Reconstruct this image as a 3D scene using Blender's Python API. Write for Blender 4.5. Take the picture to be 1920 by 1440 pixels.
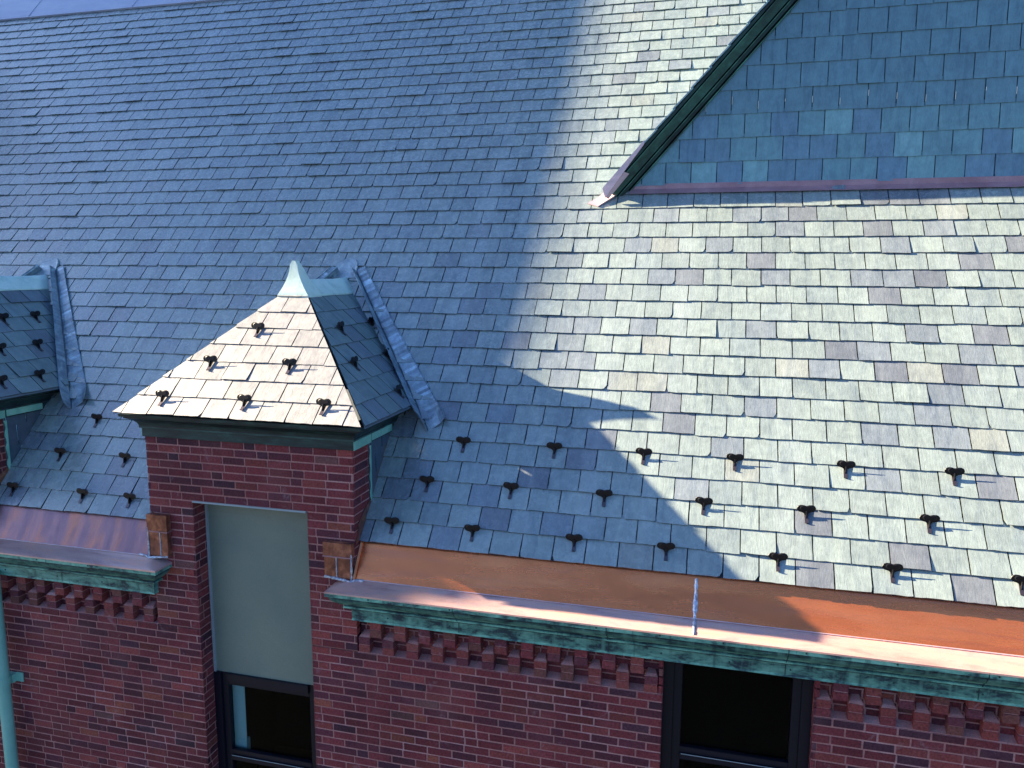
import bpy, bmesh, math, random
from mathutils import Vector, Matrix
R = math.radians
for o in list(bpy.data.objects): bpy.data.objects.remove(o)
sc = bpy.context.scene
col = sc.collection

# ------------------------------------------------------------ camera
cd = bpy.data.cameras.new('camera'); cam = bpy.data.objects.new('camera', cd); col.objects.link(cam)
cd.sensor_width = 36; cd.lens = 1450 / 1920 * 36; cd.clip_end = 3000; cd.clip_start = .05
yaw, pitch, roll = R(-14.66), R(-8.637), R(.269)
fw = Vector((math.sin(yaw)*math.cos(pitch), math.cos(yaw)*math.cos(pitch), math.sin(pitch)))
r0 = Vector((math.cos(yaw), -math.sin(yaw), 0)); u0 = r0.cross(fw)
rt = math.cos(roll)*r0 + math.sin(roll)*u0; up = -math.sin(roll)*r0 + math.cos(roll)*u0
cam.matrix_world = Matrix(((rt.x, up.x, -fw.x, 0), (rt.y, up.y, -fw.y, -5.508), (rt.z, up.z, -fw.z, 12.248), (0, 0, 0, 1)))
sc.camera = cam

# ------------------------------------------------------------ sky and sun
SUN_EL = R(21.4); SUN_AZ = R(-90.75)            # sun low on the left, almost in the plane of the facade
w = bpy.data.worlds.new('World'); sc.world = w; w.use_nodes = True
wt = w.node_tree; wt.nodes.clear()
sky = wt.nodes.new('ShaderNodeTexSky'); sky.sky_type = 'NISHITA'; sky.sun_disc = False
sky.sun_elevation = SUN_EL; sky.sun_rotation = SUN_AZ; sky.air_density = 1.0; sky.dust_density = 1.8; sky.ozone_density = 8.0
bg = wt.nodes.new('ShaderNodeBackground'); bg.inputs[1].default_value = .05
wo = wt.nodes.new('ShaderNodeOutputWorld')
wt.links.new(sky.outputs[0], bg.inputs[0]); wt.links.new(bg.outputs[0], wo.inputs[0])
sl = bpy.data.lights.new('sun', 'SUN'); sl.energy = 5; sl.angle = R(.5); sl.color = (1, .83, .56)
sun = bpy.data.objects.new('sun', sl); col.objects.link(sun)
sd = Vector((math.sin(SUN_AZ)*math.cos(SUN_EL), math.cos(SUN_AZ)*math.cos(SUN_EL), math.sin(SUN_EL)))
sun.rotation_euler = sd.to_track_quat('Z', 'Y').to_euler()
sun.location = (0, 0, 30)
sc.view_settings.view_transform = 'Standard'; sc.view_settings.look = 'None'
sc.view_settings.exposure = 2.86; sc.view_settings.gamma = 1
sc.render.engine = 'CYCLES'

# ------------------------------------------------------------ materials
def mat(name, base, rough=.6, metal=0, spec=.5):
    m = bpy.data.materials.new(name); m.use_nodes = True
    b = m.node_tree.nodes['Principled BSDF']
    b.inputs['Base Color'].default_value = (*base, 1); b.inputs['Roughness'].default_value = rough
    b.inputs['Metallic'].default_value = metal; b.inputs['Specular IOR Level'].default_value = spec
    return m
def N(m, t, **k):
    n = m.node_tree.nodes.new(t)
    for a, v in k.items():
        if a in n.inputs: n.inputs[a].default_value = v
        else: setattr(n, a, v)
    return n
def L(m, a, b): m.node_tree.links.new(a, b)
def coords(m, scale, kind='Object'):
    t = N(m, 'ShaderNodeTexCoord'); mp = N(m, 'ShaderNodeMapping'); mp.inputs['Scale'].default_value = scale
    L(m, t.outputs[kind], mp.inputs[0]); return mp.outputs[0]
def noise(m, vec, scale, detail=4, rough=.55, dist=0):
    n = N(m, 'ShaderNodeTexNoise', Scale=scale, Detail=detail, Roughness=rough, Distortion=dist); L(m, vec, n.inputs['Vector']); return n.outputs['Fac']
def ramp(m, fac, stops):
    r = N(m, 'ShaderNodeValToRGB'); e = r.color_ramp.elements
    while len(e) < len(stops): e.new(.5)
    for i, (p, c) in enumerate(stops):
        e[i].position = p; e[i].color = (*c, 1) if len(c) == 3 else c
    L(m, fac, r.inputs[0]); return r.outputs[0]
def mixc(m, fac, a, b, mode='MIX'):
    x = N(m, 'ShaderNodeMix', data_type='RGBA', blend_type=mode)
    for i, v in ((0, fac), (6, a), (7, b)):
        if hasattr(v, 'is_linked'): L(m, v, x.inputs[i])
        elif isinstance(v, (int, float)): x.inputs[i].default_value = v
        else: x.inputs[i].default_value = (*v, 1)
    return x.outputs[2]
def math_(m, op, a, b):
    x = N(m, 'ShaderNodeMath', operation=op)
    for i, v in ((0, a), (1, b)):
        if hasattr(v, 'is_linked'): L(m, v, x.inputs[i])
        else: x.inputs[i].default_value = v
    return x.outputs[0]
def bump(m, h, strength, dist=.01, prev=None):
    b = N(m, 'ShaderNodeBump', Strength=strength, Distance=dist); L(m, h, b.inputs['Height'])
    if prev: L(m, prev, b.inputs['Normal'])
    return b.outputs[0]
def P(m): return m.node_tree.nodes['Principled BSDF']

def slate_mat(name, rough, spec, tint=(1, 1, 1), rainwash=False):
    m = mat(name, (.2, .22, .21), rough, 0, spec); b = P(m)
    at = N(m, 'ShaderNodeAttribute', attribute_name='col')
    uv = N(m, 'ShaderNodeUVMap'); mp = N(m, 'ShaderNodeMapping'); mp.inputs['Scale'].default_value = (1, .22, 1); L(m, uv.outputs[0], mp.inputs[0])
    fine = noise(m, mp.outputs[0], 120, 3, .6)                 # cleft grain running down each slate
    g = noise(m, coords(m, (1, 1, 1)), 14, 5, .6)
    c = mixc(m, 1.0, at.outputs['Color'], ramp(m, g, [(.3, (.86*tint[0], .86*tint[1], .86*tint[2])), (.7, (1.12*tint[0], 1.12*tint[1], 1.12*tint[2]))]), 'MULTIPLY')
    c = mixc(m, 1.0, c, ramp(m, fine, [(.3, (.9, .9, .9)), (.7, (1.08, 1.08, 1.08))]), 'MULTIPLY')
    wm = noise(m, mp.outputs[0], 9, 5, .7, 1.2)
    c = mixc(m, 1.0, c, ramp(m, wm, [(.34, (.80, .82, .86)), (.5, (1, 1, 1)), (.68, (1.13, 1.12, 1.08))]), 'MULTIPLY')
    if rainwash:                                               # pale run-off streaks down the slope
        mp2 = N(m, 'ShaderNodeMapping'); mp2.inputs['Scale'].default_value = (1, .06, 1); L(m, uv.outputs[0], mp2.inputs[0])
        s = noise(m, mp2.outputs[0], 2.6, 3, .55)
        c = mixc(m, math_(m, 'MULTIPLY', ramp(m, s, [(.52, (0, 0, 0)), (.72, (1, 1, 1))]), .32), c, (.36, .41, .43))
    L(m, c, b.inputs['Base Color'])
    sc_ = noise(m, mp.outputs[0], 30, 2, .5, 1.5)              # scratches and layered cleavage
    n1 = bump(m, fine, .3, .002); n2 = bump(m, sc_, .4, .003, n1); n3 = bump(m, g, .3, .004, n2)
    L(m, n3, b.inputs['Normal'])
    L(m, math_(m, 'ADD', math_(m, 'MULTIPLY', g, .25), rough - .12), b.inputs['Roughness'])
    return m
M = {}
M['slate'] = slate_mat('slate', .26, 1.0, (.88, .95, 1.03), rainwash=True)
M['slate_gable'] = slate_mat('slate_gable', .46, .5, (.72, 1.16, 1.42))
M['slate_dormer'] = slate_mat('slate_dormer', .5, .6, (1, 1.02, 1.12))
M['deck'] = mat('roof_deck', (.03, .032, .04), .9)

def masonry():
    m = mat('brick', (.2, .06, .05), .82, 0, .3); at = N(m, 'ShaderNodeAttribute', attribute_name='col')
    v = coords(m, (1, 1, 1)); g = noise(m, v, 60, 5, .65); g2 = noise(m, v, 2.2, 3)
    c = mixc(m, 1, at.outputs['Color'], ramp(m, g, [(.3, (.5, .48, .5)), (.5, (1, 1, 1)), (.7, (1.45, 1.45, 1.45))]), 'MULTIPLY')
    c = mixc(m, math_(m, 'MULTIPLY', ramp(m, g2, [(.5, (0, 0, 0)), (.75, (1, 1, 1))]), .16), c, (.3, .17, .15))
    g3 = noise(m, coords(m, (1, 1, .7)), 1.1, 6, .65, .5)
    c = mixc(m, 1, c, ramp(m, g3, [(.32, (.62, .6, .66)), (.5, (1, 1, 1)), (.68, (1.18, 1.1, 1.05))]), 'MULTIPLY')
    g4 = noise(m, v, 7, 6, .7, 1.0)
    c = mixc(m, math_(m, 'MULTIPLY', ramp(m, g4, [(.60, (0, 0, 0)), (.72, (1, 1, 1))]), .3), c, (.42, .30, .32))
    L(m, c, P(m).inputs['Base Color']); L(m, bump(m, g, .6, .004), P(m).inputs['Normal'])
    return m
M['brick'] = masonry()
def mortar():
    m = mat('mortar', (.3, .2, .2), .9, 0, .2); v = coords(m, (1, 1, 1))
    a = noise(m, v, 1.3, 4, .6); g = noise(m, v, 90, 4, .6)
    c = ramp(m, a, [(.34, (.38, .165, .145)), (.54, (.48, .21, .185)), (.64, (.56, .30, .28)), (.72, (.74, .52, .55))])
    c = mixc(m, 1, c, ramp(m, g, [(.3, (.7, .7, .7)), (.7, (1.15, 1.15, 1.15))]), 'MULTIPLY')
    L(m, c, P(m).inputs['Base Color']); L(m, bump(m, g, .7, .004), P(m).inputs['Normal']); return m
M['mortar'] = mortar()
def plain_brick():
    m = mat('plain_brick', (.2, .06, .05), .85, 0, .3)
    t = N(m, 'ShaderNodeTexCoord'); sp = N(m, 'ShaderNodeSeparateXYZ'); cb = N(m, 'ShaderNodeCombineXYZ')
    L(m, t.outputs['Object'], sp.inputs[0]); L(m, math_(m, 'ADD', sp.outputs[0], sp.outputs[1]), cb.inputs[0]); L(m, sp.outputs[2], cb.inputs[1])
    bt = N(m, 'ShaderNodeTexBrick', Scale=1.0); bt.inputs['Brick Width'].default_value = .213; bt.inputs['Row Height'].default_value = .0688
    bt.inputs['Mortar Size'].default_value = .005
    bt.inputs['Color1'].default_value = (.2, .055, .045, 1); bt.inputs['Color2'].default_value = (.13, .04, .04, 1); bt.inputs['Mortar'].default_value = (.28, .16, .15, 1)
    L(m, cb.outputs[0], bt.inputs[0]); L(m, bt.outputs[0], P(m).inputs['Base Color']); return m
M['plain_brick'] = plain_brick()

def patina(name, dark, mid, light, lo=.36, hi=.62, rough=.6, scale=(1, 1, 1), ns=7, metal=.15, streak=False):
    m = mat(name, mid, rough, metal, .5); v = coords(m, scale)
    a = noise(m, v, ns, 6, .62, .6); b = noise(m, v, ns*5, 4, .6)
    f = math_(m, 'ADD', math_(m, 'MULTIPLY', a, .75), math_(m, 'MULTIPLY', b, .25))
    c = ramp(m, f, [(lo, dark), ((lo+hi)/2, mid), (hi, light)])
    at = N(m, 'ShaderNodeAttribute', attribute_name='col'); c = mixc(m, 1, c, at.outputs['Color'], 'MULTIPLY')
    if streak:
        dr = noise(m, coords(m, (1, .06, .06)), 16, 4, .6)
        c = mixc(m, math_(m, 'MULTIPLY', ramp(m, dr, [(.52, (0, 0, 0)), (.66, (1, 1, 1))]), .5), c, light)
        c = mixc(m, math_(m, 'MULTIPLY', ramp(m, dr, [(.34, (1, 1, 1)), (.44, (0, 0, 0))]), .55), c, dark)
    L(m, c, P(m).inputs['Base Color'])
    L(m, bump(m, b, .25, .004), P(m).inputs['Normal'])
    return m
M['verdigris'] = patina('verdigris_copper', (.012, .035, .05), (.08, .22, .18), (.15, .35, .28), .40, .60, .5, (.5, 1.3, 1.3), 9, .15, True)
M['dark_verdigris'] = patina('dark_verdigris_copper', (.006, .012, .016), (.014, .04, .04), (.03, .1, .085), .38, .68, .5, (.5, 1, 2), 6)
M['rake'] = patina('rake_copper', (.006, .02, .02), (.018, .07, .055), (.035, .13, .1), .36, .66, .5, (1, 1, 1), 5)
M['mint'] = patina('mint_copper', (.13, .34, .26), (.2, .46, .36), (.3, .58, .46), .3, .7, .55, (1, 1, 1), 5, .0)
M['cap'] = patina('cap_copper', (.48, .62, .55), (.62, .77, .68), (.75, .86, .78), .32, .68, .45, (1, 1, 1), 6, .1)
M['pipe'] = patina('painted_pipe', (.19, .42, .34), (.22, .48, .38), (.26, .52, .42), .3, .7, .45, (1, 1, 1), 4, 0)
M['lead'] = patina('valley_metal', (.16, .2, .25), (.27, .34, .38), (.46, .56, .58), .34, .68, .42, (1, 1, 1), 9, .35)
def copper(name, stops, scale, ns, rough=.34, metal=.75):
    m = mat(name, (.6, .2, .1), rough, metal); v = coords(m, scale)
    a = noise(m, v, ns, 5, .6, .4); fine = noise(m, coords(m, (1, 1, 1)), 130, 3, .6)
    c = ramp(m, a, stops)
    c = mixc(m, 1, c, ramp(m, fine, [(.3, (.88, .88, .88)), (.7, (1.08, 1.08, 1.08))]), 'MULTIPLY')
    L(m, c, P(m).inputs['Base Color'])
    td = noise(m, coords(m, (.35, 5, 5)), 3.4, 5, .6, .8)
    c = mixc(m, math_(m, 'MULTIPLY', ramp(m, td, [(.5, (0, 0, 0)), (.74, (1, 1, 1))]), .24), c, (.34, .15, .15))
    L(m, c, P(m).inputs['Base Color'])
    wv = noise(m, coords(m, (.5, 1.5, 1.5)), 3, 2)
    L(m, bump(m, wv, .35, .03, bump(m, fine, .12, .002)), P(m).inputs['Normal'])
    L(m, math_(m, 'ADD', math_(m, 'MULTIPLY', a, .2), rough - .1), P(m).inputs['Roughness'])
    return m
M['copper_clean'] = copper('clean_copper', [(.25, (.72, .18, .065)), (.5, (.95, .25, .085)), (.75, (1, .31, .12))], (.4, 2.4, 2.4), 2.6, .27, .82)
M['copper_stained'] = copper('stained_copper', [(.32, (.20, .11, .14)), (.5, (.30, .15, .16)), (.62, (.46, .18, .13)), (.75, (.62, .24, .14))], (1.8, .45, .45), 3.2, .34, .6)
M['copper_shelf'] = copper('tarnished_copper', [(.3, (.45, .24, .22)), (.5, (.62, .40, .36)), (.7, (.78, .42, .32))], (.6, 2, 2), 4, .36, .35)
M['copper_box'] = copper('brown_copper', [(.3, (.12, .045, .04)), (.5, (.27, .10, .06)), (.72, (.55, .23, .13))], (1, 1, .8), 14, .34, .5)
M['copper_mauve'] = copper('mauve_copper', [(.3, (.30, .15, .17)), (.6, (.45, .26, .28)), (.8, (.52, .34, .33))], (1, 1, 1), 3, .45, .3)
M['copper_pale'] = copper('pale_mauve_copper', [(.3, (.5, .36, .40)), (.6, (.62, .46, .5)), (.8, (.7, .52, .5))], (1, 1, 1), 3, .4, .3)
M['solder'] = patina('solder', (.16, .2, .28), (.4, .42, .5), (.75, .74, .76), .36, .62, .4, (1, 1, 1), 40, .5)
M['ridge'] = patina('ridge_metal', (.3, .32, .42), (.36, .38, .48), (.44, .46, .54), .3, .7, .4, (.4, 1, 1), 3, .2)
M['iron'] = mat('black_iron', (.012, .011, .014), .42, .4, .5)
M['strap'] = mat('strap_metal', (.12, .09, .1), .35, .8)
M['frame'] = mat('dark_frame', (.007, .007, .015), .4, 0, .3)
M['panel'] = mat('infill_panel', (.16, .2, .18), .5, 0, .5)
def panel_noise(m):
    v = coords(m, (1, 1, 1)); a = noise(m, v, 2.0, 4); b = noise(m, v, 220, 2)
    c = mixc(m, 1, ramp(m, a, [(.3, (.15, .185, .155)), (.7, (.20, .225, .175))]), ramp(m, b, [(.3, (.86, .86, .86)), (.7, (1.12, 1.12, 1.12))]), 'MULTIPLY')
    L(m, c, P(m).inputs['Base Color']); L(m, bump(m, b, .15, .002), P(m).inputs['Normal'])
panel_noise(M['panel'])
M['putty'] = mat('putty', (.62, .6, .55), .8)
M['trim'] = mat('grey_trim', (.3, .34, .35), .5)
M['curtain'] = mat('curtain', (.25, .45, .45), .8)
M['room'] = mat('room', (.003, .004, .006), .9)
g = mat('window_glass', (.8, .85, .85), .03, 0, .5); P(g).inputs['Transmission Weight'].default_value = 1; P(g).inputs['IOR'].default_value = 1.18; M['glass'] = g
M['ground'] = mat('ground', (.03, .035, .02), .95)
def ground_m(m):
    a = noise(m, coords(m, (1, 1, 1)), .15, 6, .6)
    L(m, ramp(m, a, [(.35, (.012, .017, .014)), (.6, (.02, .024, .022)), (.75, (.03, .03, .03))]), P(m).inputs['Base Color'])
ground_m(M['ground'])
M['asphalt'] = mat('asphalt', (.04, .04, .045), .9)

# ------------------------------------------------------------ mesh building
class MB:
    def __init__(s): s.v = []; s.f = []; s.c = []; s.uv = []; s.mi = []
    def face(s, pts, c=(1, 1, 1), uv=None, mi=0):
        i = len(s.v); s.v += [tuple(p) for p in pts]; s.f.append(tuple(range(i, i+len(pts)))); s.c.append(c); s.uv.append(uv); s.mi.append(mi)
    def grid(s, rows, c=(1, 1, 1), mi=0, close=False):
        i = len(s.v); n = len(rows[0])
        for r in rows: s.v += [tuple(p) for p in r]
        for a in range(len(rows)-1):
            for b in range(n if close else n-1):
                b2 = (b+1) % n
                s.f.append((i+a*n+b, i+a*n+b2, i+(a+1)*n+b2, i+(a+1)*n+b)); s.c.append(c); s.uv.append(None); s.mi.append(mi)
    def prism(s, bot, top, c=(1, 1, 1), uv=None, mi=0, cap=True, side=1):
        # bot, top: matching outlines; top is the outer side
        n = len(bot); i = len(s.v); s.v += [tuple(p) for p in bot] + [tuple(p) for p in top]
        s.f.append(tuple(range(i+n, i+2*n))); s.c.append(c); s.uv.append(uv); s.mi.append(mi)
        if cap: s.f.append(tuple(range(i+n-1, i-1, -1))); s.c.append(c); s.uv.append(uv[::-1] if uv else None); s.mi.append(mi)
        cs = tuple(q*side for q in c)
        for k in range(n):
            k2 = (k+1) % n
            s.f.append((i+k, i+k2, i+n+k2, i+n+k)); s.c.append(cs); s.uv.append([uv[k], uv[k2], uv[k2], uv[k]] if uv else None); s.mi.append(mi)
    def box(s, x0, x1, y0, y1, z0, z1, c=(1, 1, 1), mi=0):
        b = [(x0, y0, z0), (x1, y0, z0), (x1, y1, z0), (x0, y1, z0)]; t = [(x, y, z1) for x, y, _ in b]
        s.prism(b, t, c, mi=mi)
    def build(s, name, mats, parent=None, bevel=0, smooth=False, merge=False):
        me = bpy.data.meshes.new(name); me.from_pydata(s.v, [], s.f)
        if not isinstance(mats, (list, tuple)): mats = [mats]
        for m in mats: me.materials.append(m)
        ca = me.color_attributes.new('col', 'FLOAT_COLOR', 'CORNER'); uvl = me.uv_layers.new(name='UVMap')
        k = 0; cols = []; uvs = []
        for fi, f in enumerate(s.f):
            me.polygons[fi].material_index = s.mi[fi]
            for q in range(len(f)):
                cols += [*s.c[fi], 1]; u = s.uv[fi][q] if s.uv[fi] else (s.v[f[q]][0], s.v[f[q]][2]); uvs += [u[0], u[1]]
        ca.data.foreach_set('color', cols); uvl.data.foreach_set('uv', uvs)
        if merge or bevel or smooth:
            bm = bmesh.new(); bm.from_mesh(me); bmesh.ops.remove_doubles(bm, verts=bm.verts, dist=.0003)
            bmesh.ops.recalc_face_normals(bm, faces=bm.faces)
            if bevel: bmesh.ops.bevel(bm, geom=list(bm.edges), offset=bevel, segments=2, affect='EDGES', clamp_overlap=True)
            bm.to_mesh(me); bm.free()
        if smooth:
            for p in me.polygons: p.use_smooth = True
            me.set_sharp_from_angle(angle=R(35))
        me.update()
        o = bpy.data.objects.new(name, me); col.objects.link(o)
        if parent: o.parent = parent
        return o
def tag(o, label=None, cat=None, group=None, kind=None):
    for k, v in (('label', label), ('category', cat), ('group', group), ('kind', kind)):
        if v: o[k] = v
    return o
class Frame:
    def __init__(s, O, A, B):
        s.O = Vector(O); s.A = Vector(A).normalized(); s.B = Vector(B).normalized(); s.N = s.A.cross(s.B).normalized()
    def p(s, a, b, h=0): return s.O + s.A*a + s.B*b + s.N*h
def clip(poly, q):                       # poly clipped by convex counter-clockwise q
    for i in range(len(q)):
        x0, y0 = q[i]; x1, y1 = q[(i+1) % len(q)]; out = []
        def sd(p): return (x1-x0)*(p[1]-y0) - (y1-y0)*(p[0]-x0)
        for k in range(len(poly)):
            a, b = poly[k-1], poly[k]; da, db = sd(a), sd(b)
            if (da >= 0) != (db >= 0):
                t = da/(da-db); out.append((a[0]+(b[0]-a[0])*t, a[1]+(b[1]-a[1])*t))
            if db >= 0: out.append(b)
        poly = out
        if len(poly) < 3: return []
    return poly
def area(p): return abs(sum(p[i-1][0]*p[i][1]-p[i][0]*p[i-1][1] for i in range(len(p))))/2

def slates(mb, fr, region, a0, wd, e, nrows, rng, pal, a_min, a_max, b0=0, gap=.0075, lift=.022, ragged=1.0, intervals=None, first=0):
    for k in range(first, nrows):
        bk = b0 + k*e
        off = a0 + (wd/2 if k % 2 else 0) + rng.uniform(-.006, .006)
        i0 = int(math.floor((a_min-off)/wd))-1; i1 = int(math.ceil((a_max-off)/wd))+1
        js = {i: rng.uniform(-.006, .006) for i in range(i0, i1+2)}
        for i in range(i0, i1+1):
            x0 = off+i*wd+js[i]+gap/2+rng.uniform(0, .0015); x1 = off+(i+1)*wd+js[i+1]-gap/2-rng.uniform(0, .0015)
            if x1 < a_min or x0 > a_max: continue
            db = rng.gauss(0, .0017); skew = rng.gauss(0, .0013)
            if rng.random() < .04*ragged: db -= rng.uniform(.003, .012)
            nb = 7; pts = []
            for q in range(nb):
                t = q/(nb-1); pts.append((x0+(x1-x0)*t, bk+db+skew*(2*t-1)+rng.uniform(-.0024, .0024)*ragged))
            if rng.random() < .11*ragged: pts[-1] = (pts[-1][0]-rng.uniform(.004, .024), pts[-1][1]+rng.uniform(0, .004))
            if rng.random() < .12*ragged: pts[0] = (pts[0][0]+rng.uniform(.004, .018), pts[0][1]+rng.uniform(0, .003))
            top = bk+e+.035
            for t in (.2, .5, .8): pts.append((x1+rng.uniform(-.0014, .0014)*ragged, bk+db+t*e))
            pts += [(x1, top), (x0, top)]
            for t in (.8, .5, .2): pts.append((x0+rng.uniform(-.0014, .0014)*ragged, bk+db+t*e))
            lf = lift+rng.gauss(0, .0016)+(rng.uniform(.003, .009) if rng.random() < .09 else 0); th = lift*.5; roll_ = rng.gauss(0, .0012)
            c = pal(rng, (x0+x1)/2, bk)
            for (ia, ib) in (intervals(bk) if intervals else [(a_min, a_max)]):
                q = clip(pts, [(ia, bk-.1), (ib, bk-.1), (ib, bk+1), (ia, bk+1)])
                if q and region: q = clip(q, region)
                if not q or area(q) < .0008: continue
                xm = (x0+x1)/2
                def hh(p): return lf - (lf-lift*.44)*(p[1]-bk)/e + roll_*(p[0]-xm)/(wd/2)
                tp = [fr.p(p[0], p[1], hh(p)) for p in q]; bt = [fr.p(p[0], p[1], hh(p)-th) for p in q]
                mb.prism(bt, tp, c, [(p[0], p[1]) for p in q], cap=False, side=.45)  # side faces coloured darker, painting shade into joints and course lines

def bricks(mb, fr, spans, z0, z1, rng, ch=.0688, pitch=.2133, joint=.0135, base=9.075, aoff=0, header=.1, depth=.03, face=0):
    """spans(zlo, zhi) gives the list of (a0, a1) that carry brick in that course"""
    k0 = int(math.floor((z0-base)/ch+1e-6)); k1 = int(math.ceil((z1-base)/ch-1e-6))
    for k in range(k0, k1):
        lo = max(base+k*ch+joint/2, z0); hi = min(base+(k+1)*ch-joint/2, z1)
        if hi-lo < .012: continue
        sp = spans((lo+hi)/2)
        if not sp: continue
        amin = min(s[0] for s in sp); amax = max(s[1] for s in sp)
        rr = random.Random(k*7919+int(aoff*100)); x = aoff - 30 + (pitch/2 if k % 2 else 0) + rr.uniform(-.02, .02)
        x += math.floor((amin-x-1)/pitch)*pitch
        while x < amax:
            wdt = pitch if rr.random() > header else pitch/2
            a, b = x+joint/2, x+wdt-joint/2; x += wdt
            for s0, s1 in sp:
                p, q = max(a, s0), min(b, s1)
                if q-p < .012: continue
                t = rng.random()
                if t < .50: c = (.25, .044, .050)
                elif t < .76: c = (.15, .034, .048)
                elif t < .9: c = (.33, .066, .06)
                elif t < .945: c = (.10, .032, .048)
                elif t < .96: c = (.20, .075, .07)
                elif t < .975: c = (.36, .09, .06)
                else: c = (.27, .055, .05)
                v = rng.uniform(.52, .84); c = tuple(min(1, y*v) for y in c)
                h = face + rng.uniform(-.0012, .0016); j = lambda: rng.uniform(-.0012, .0012); ins = .0022
                bt = [fr.p(p, lo, -depth), fr.p(q, lo, -depth), fr.p(q, hi, -depth), fr.p(p, hi, -depth)]
                md = [fr.p(p+j(), lo+j(), h-ins), fr.p(q+j(), lo+j(), h-ins), fr.p(q+j(), hi+j(), h-ins), fr.p(p+j(), hi+j(), h-ins)]
                tp = [fr.p(p+ins, lo+ins, h+j()*.6), fr.p(q-ins, lo+ins, h+j()*.6), fr.p(q-ins, hi-ins, h+j()*.6), fr.p(p+ins, hi-ins, h+j()*.6)]
                for u in range(4):
                    u2 = (u+1) % 4; mb.face([bt[u], bt[u2], md[u2], md[u]], c); mb.face([md[u], md[u2], tp[u2], tp[u]], c)
                mb.face(tp, c)
def rect(mb, fr, a0, a1, b0, b1, h, mi=0, c=(1, 1, 1)):
    mb.face([fr.p(a0, b0, h), fr.p(a1, b0, h), fr.p(a1, b1, h), fr.p(a0, b1, h)], c, mi=mi)

# ------------------------------------------------------------ ground and the building root
gb = MB(); gb.face([(-900, -900, 0), (900, -900, 0), (900, 900, 0), (-900, 900, 0)])
tag(gb.build('ground', M['ground']), kind='structure')
pb = MB(); pb.face([(-60, -9, .004), (60, -9, .004), (60, -4, .004), (-60, -4, .004)])
tag(pb.build('path', M['asphalt']), kind='structure')
BLD = bpy.data.objects.new('brick_building', None); col.objects.link(BLD); BLD.location = (0, 0, 0)
tag(BLD, 'red brick building with steep grey slate roof, copper gutters and green cornice', 'building')

TAN = 1.1633                                   # roof pitch, 49.3 degrees
BETA = math.atan(TAN)
ROOF = Frame((0, .088, 10.0), (1, 0, 0), (0, math.cos(BETA), math.sin(BETA)))
FRONT = Frame((0, 0, 0), (1, 0, 0), (0, 0, 1))
EXP, WID = .196, .2543
DX = (0, -3.81)                                # the two dormers
rng = random.Random(11)

# ------------------------------------------------------------ main roof
def pal_main(r, x, b):
    t = r.random(); v = r.uniform(.93, 1.07)
    calm = min(1, max(0, (b-1.0)/3)) if x < -1.2 else .35*min(1, max(0, (b-2.5)/3))
    if t < .64: c = (.262, .292, .268)
    elif t < .78: c = (.232, .262, .25)
    elif t < .91: c = (.196, .214, .228)
    elif t < .95: c = (.27, .277, .245)
    else: c = (.165, .17, .182)
    m_ = (.25, .275, .262); k = .75*calm
    return tuple((a*(1-k)+q*k)*v for a, q in zip(c, m_))
def roof_iv(b):
    if b < 1.45:
        out = []; x = -17.0
        for d in sorted(DX):
            out.append((x, -4.712+d)); x = -2.752+d
        out.append((x, 9.0)); return out
    return [(-17.0, 9.0)]
mb = MB()
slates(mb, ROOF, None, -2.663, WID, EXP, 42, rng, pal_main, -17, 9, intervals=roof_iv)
roof = mb.build('main_roof', M['slate'], BLD)
mb = MB()
for a0, a1, b0, b1 in [(-17, -4.72-3.81, 0, 1.45), (-2.745-3.81, -4.72, 0, 1.45), (-2.745, 9, 0, 1.45), (-17, 9, 1.45, 8.25)]:
    rect(mb, ROOF, a0, a1, b0, b1, .003)
mb.build('roof_deck', M['deck'], roof)
# metal ridge cap with standing seams, rising on at the same pitch and folding over the top
mb = MB()
for i in range(13):
    x0 = -17+i*2.0; x1 = x0+1.995
    rows = []
    for b, h in ((8.16, .02), (8.165, .045), (8.22, .05), (9.4, .05)):
        rows.append([ROOF.p(x0, b, h), ROOF.p(x1, b, h)])
    rows.append([Vector((x0, 6.8, 17.2)), Vector((x1, 6.8, 17.2))]); rows.append([Vector((x0, 8.5, 17.2)), Vector((x1, 8.5, 17.2))])
    mb.grid(rows)
    mb.prism([ROOF.p(x1-.006, 8.2, .045), ROOF.p(x1+.012, 8.2, .045), ROOF.p(x1+.012, 9.4, .045), ROOF.p(x1-.006, 9.4, .045)],
             [ROOF.p(x1-.006, 8.2, .056), ROOF.p(x1+.012, 8.2, .056), ROOF.p(x1+.012, 9.4, .056), ROOF.p(x1-.006, 9.4, .056)])
tag(mb.build('ridge_cap', M['ridge'], roof), label='smooth lavender-grey metal cap above the slates')
mb = MB(); mb.face([(-17, 8.5, 17.2), (9, 8.5, 17.2), (9, 15, 9.8), (-17, 15, 9.8)]); mb.build('rear_slope', M['deck'], roof)

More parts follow.
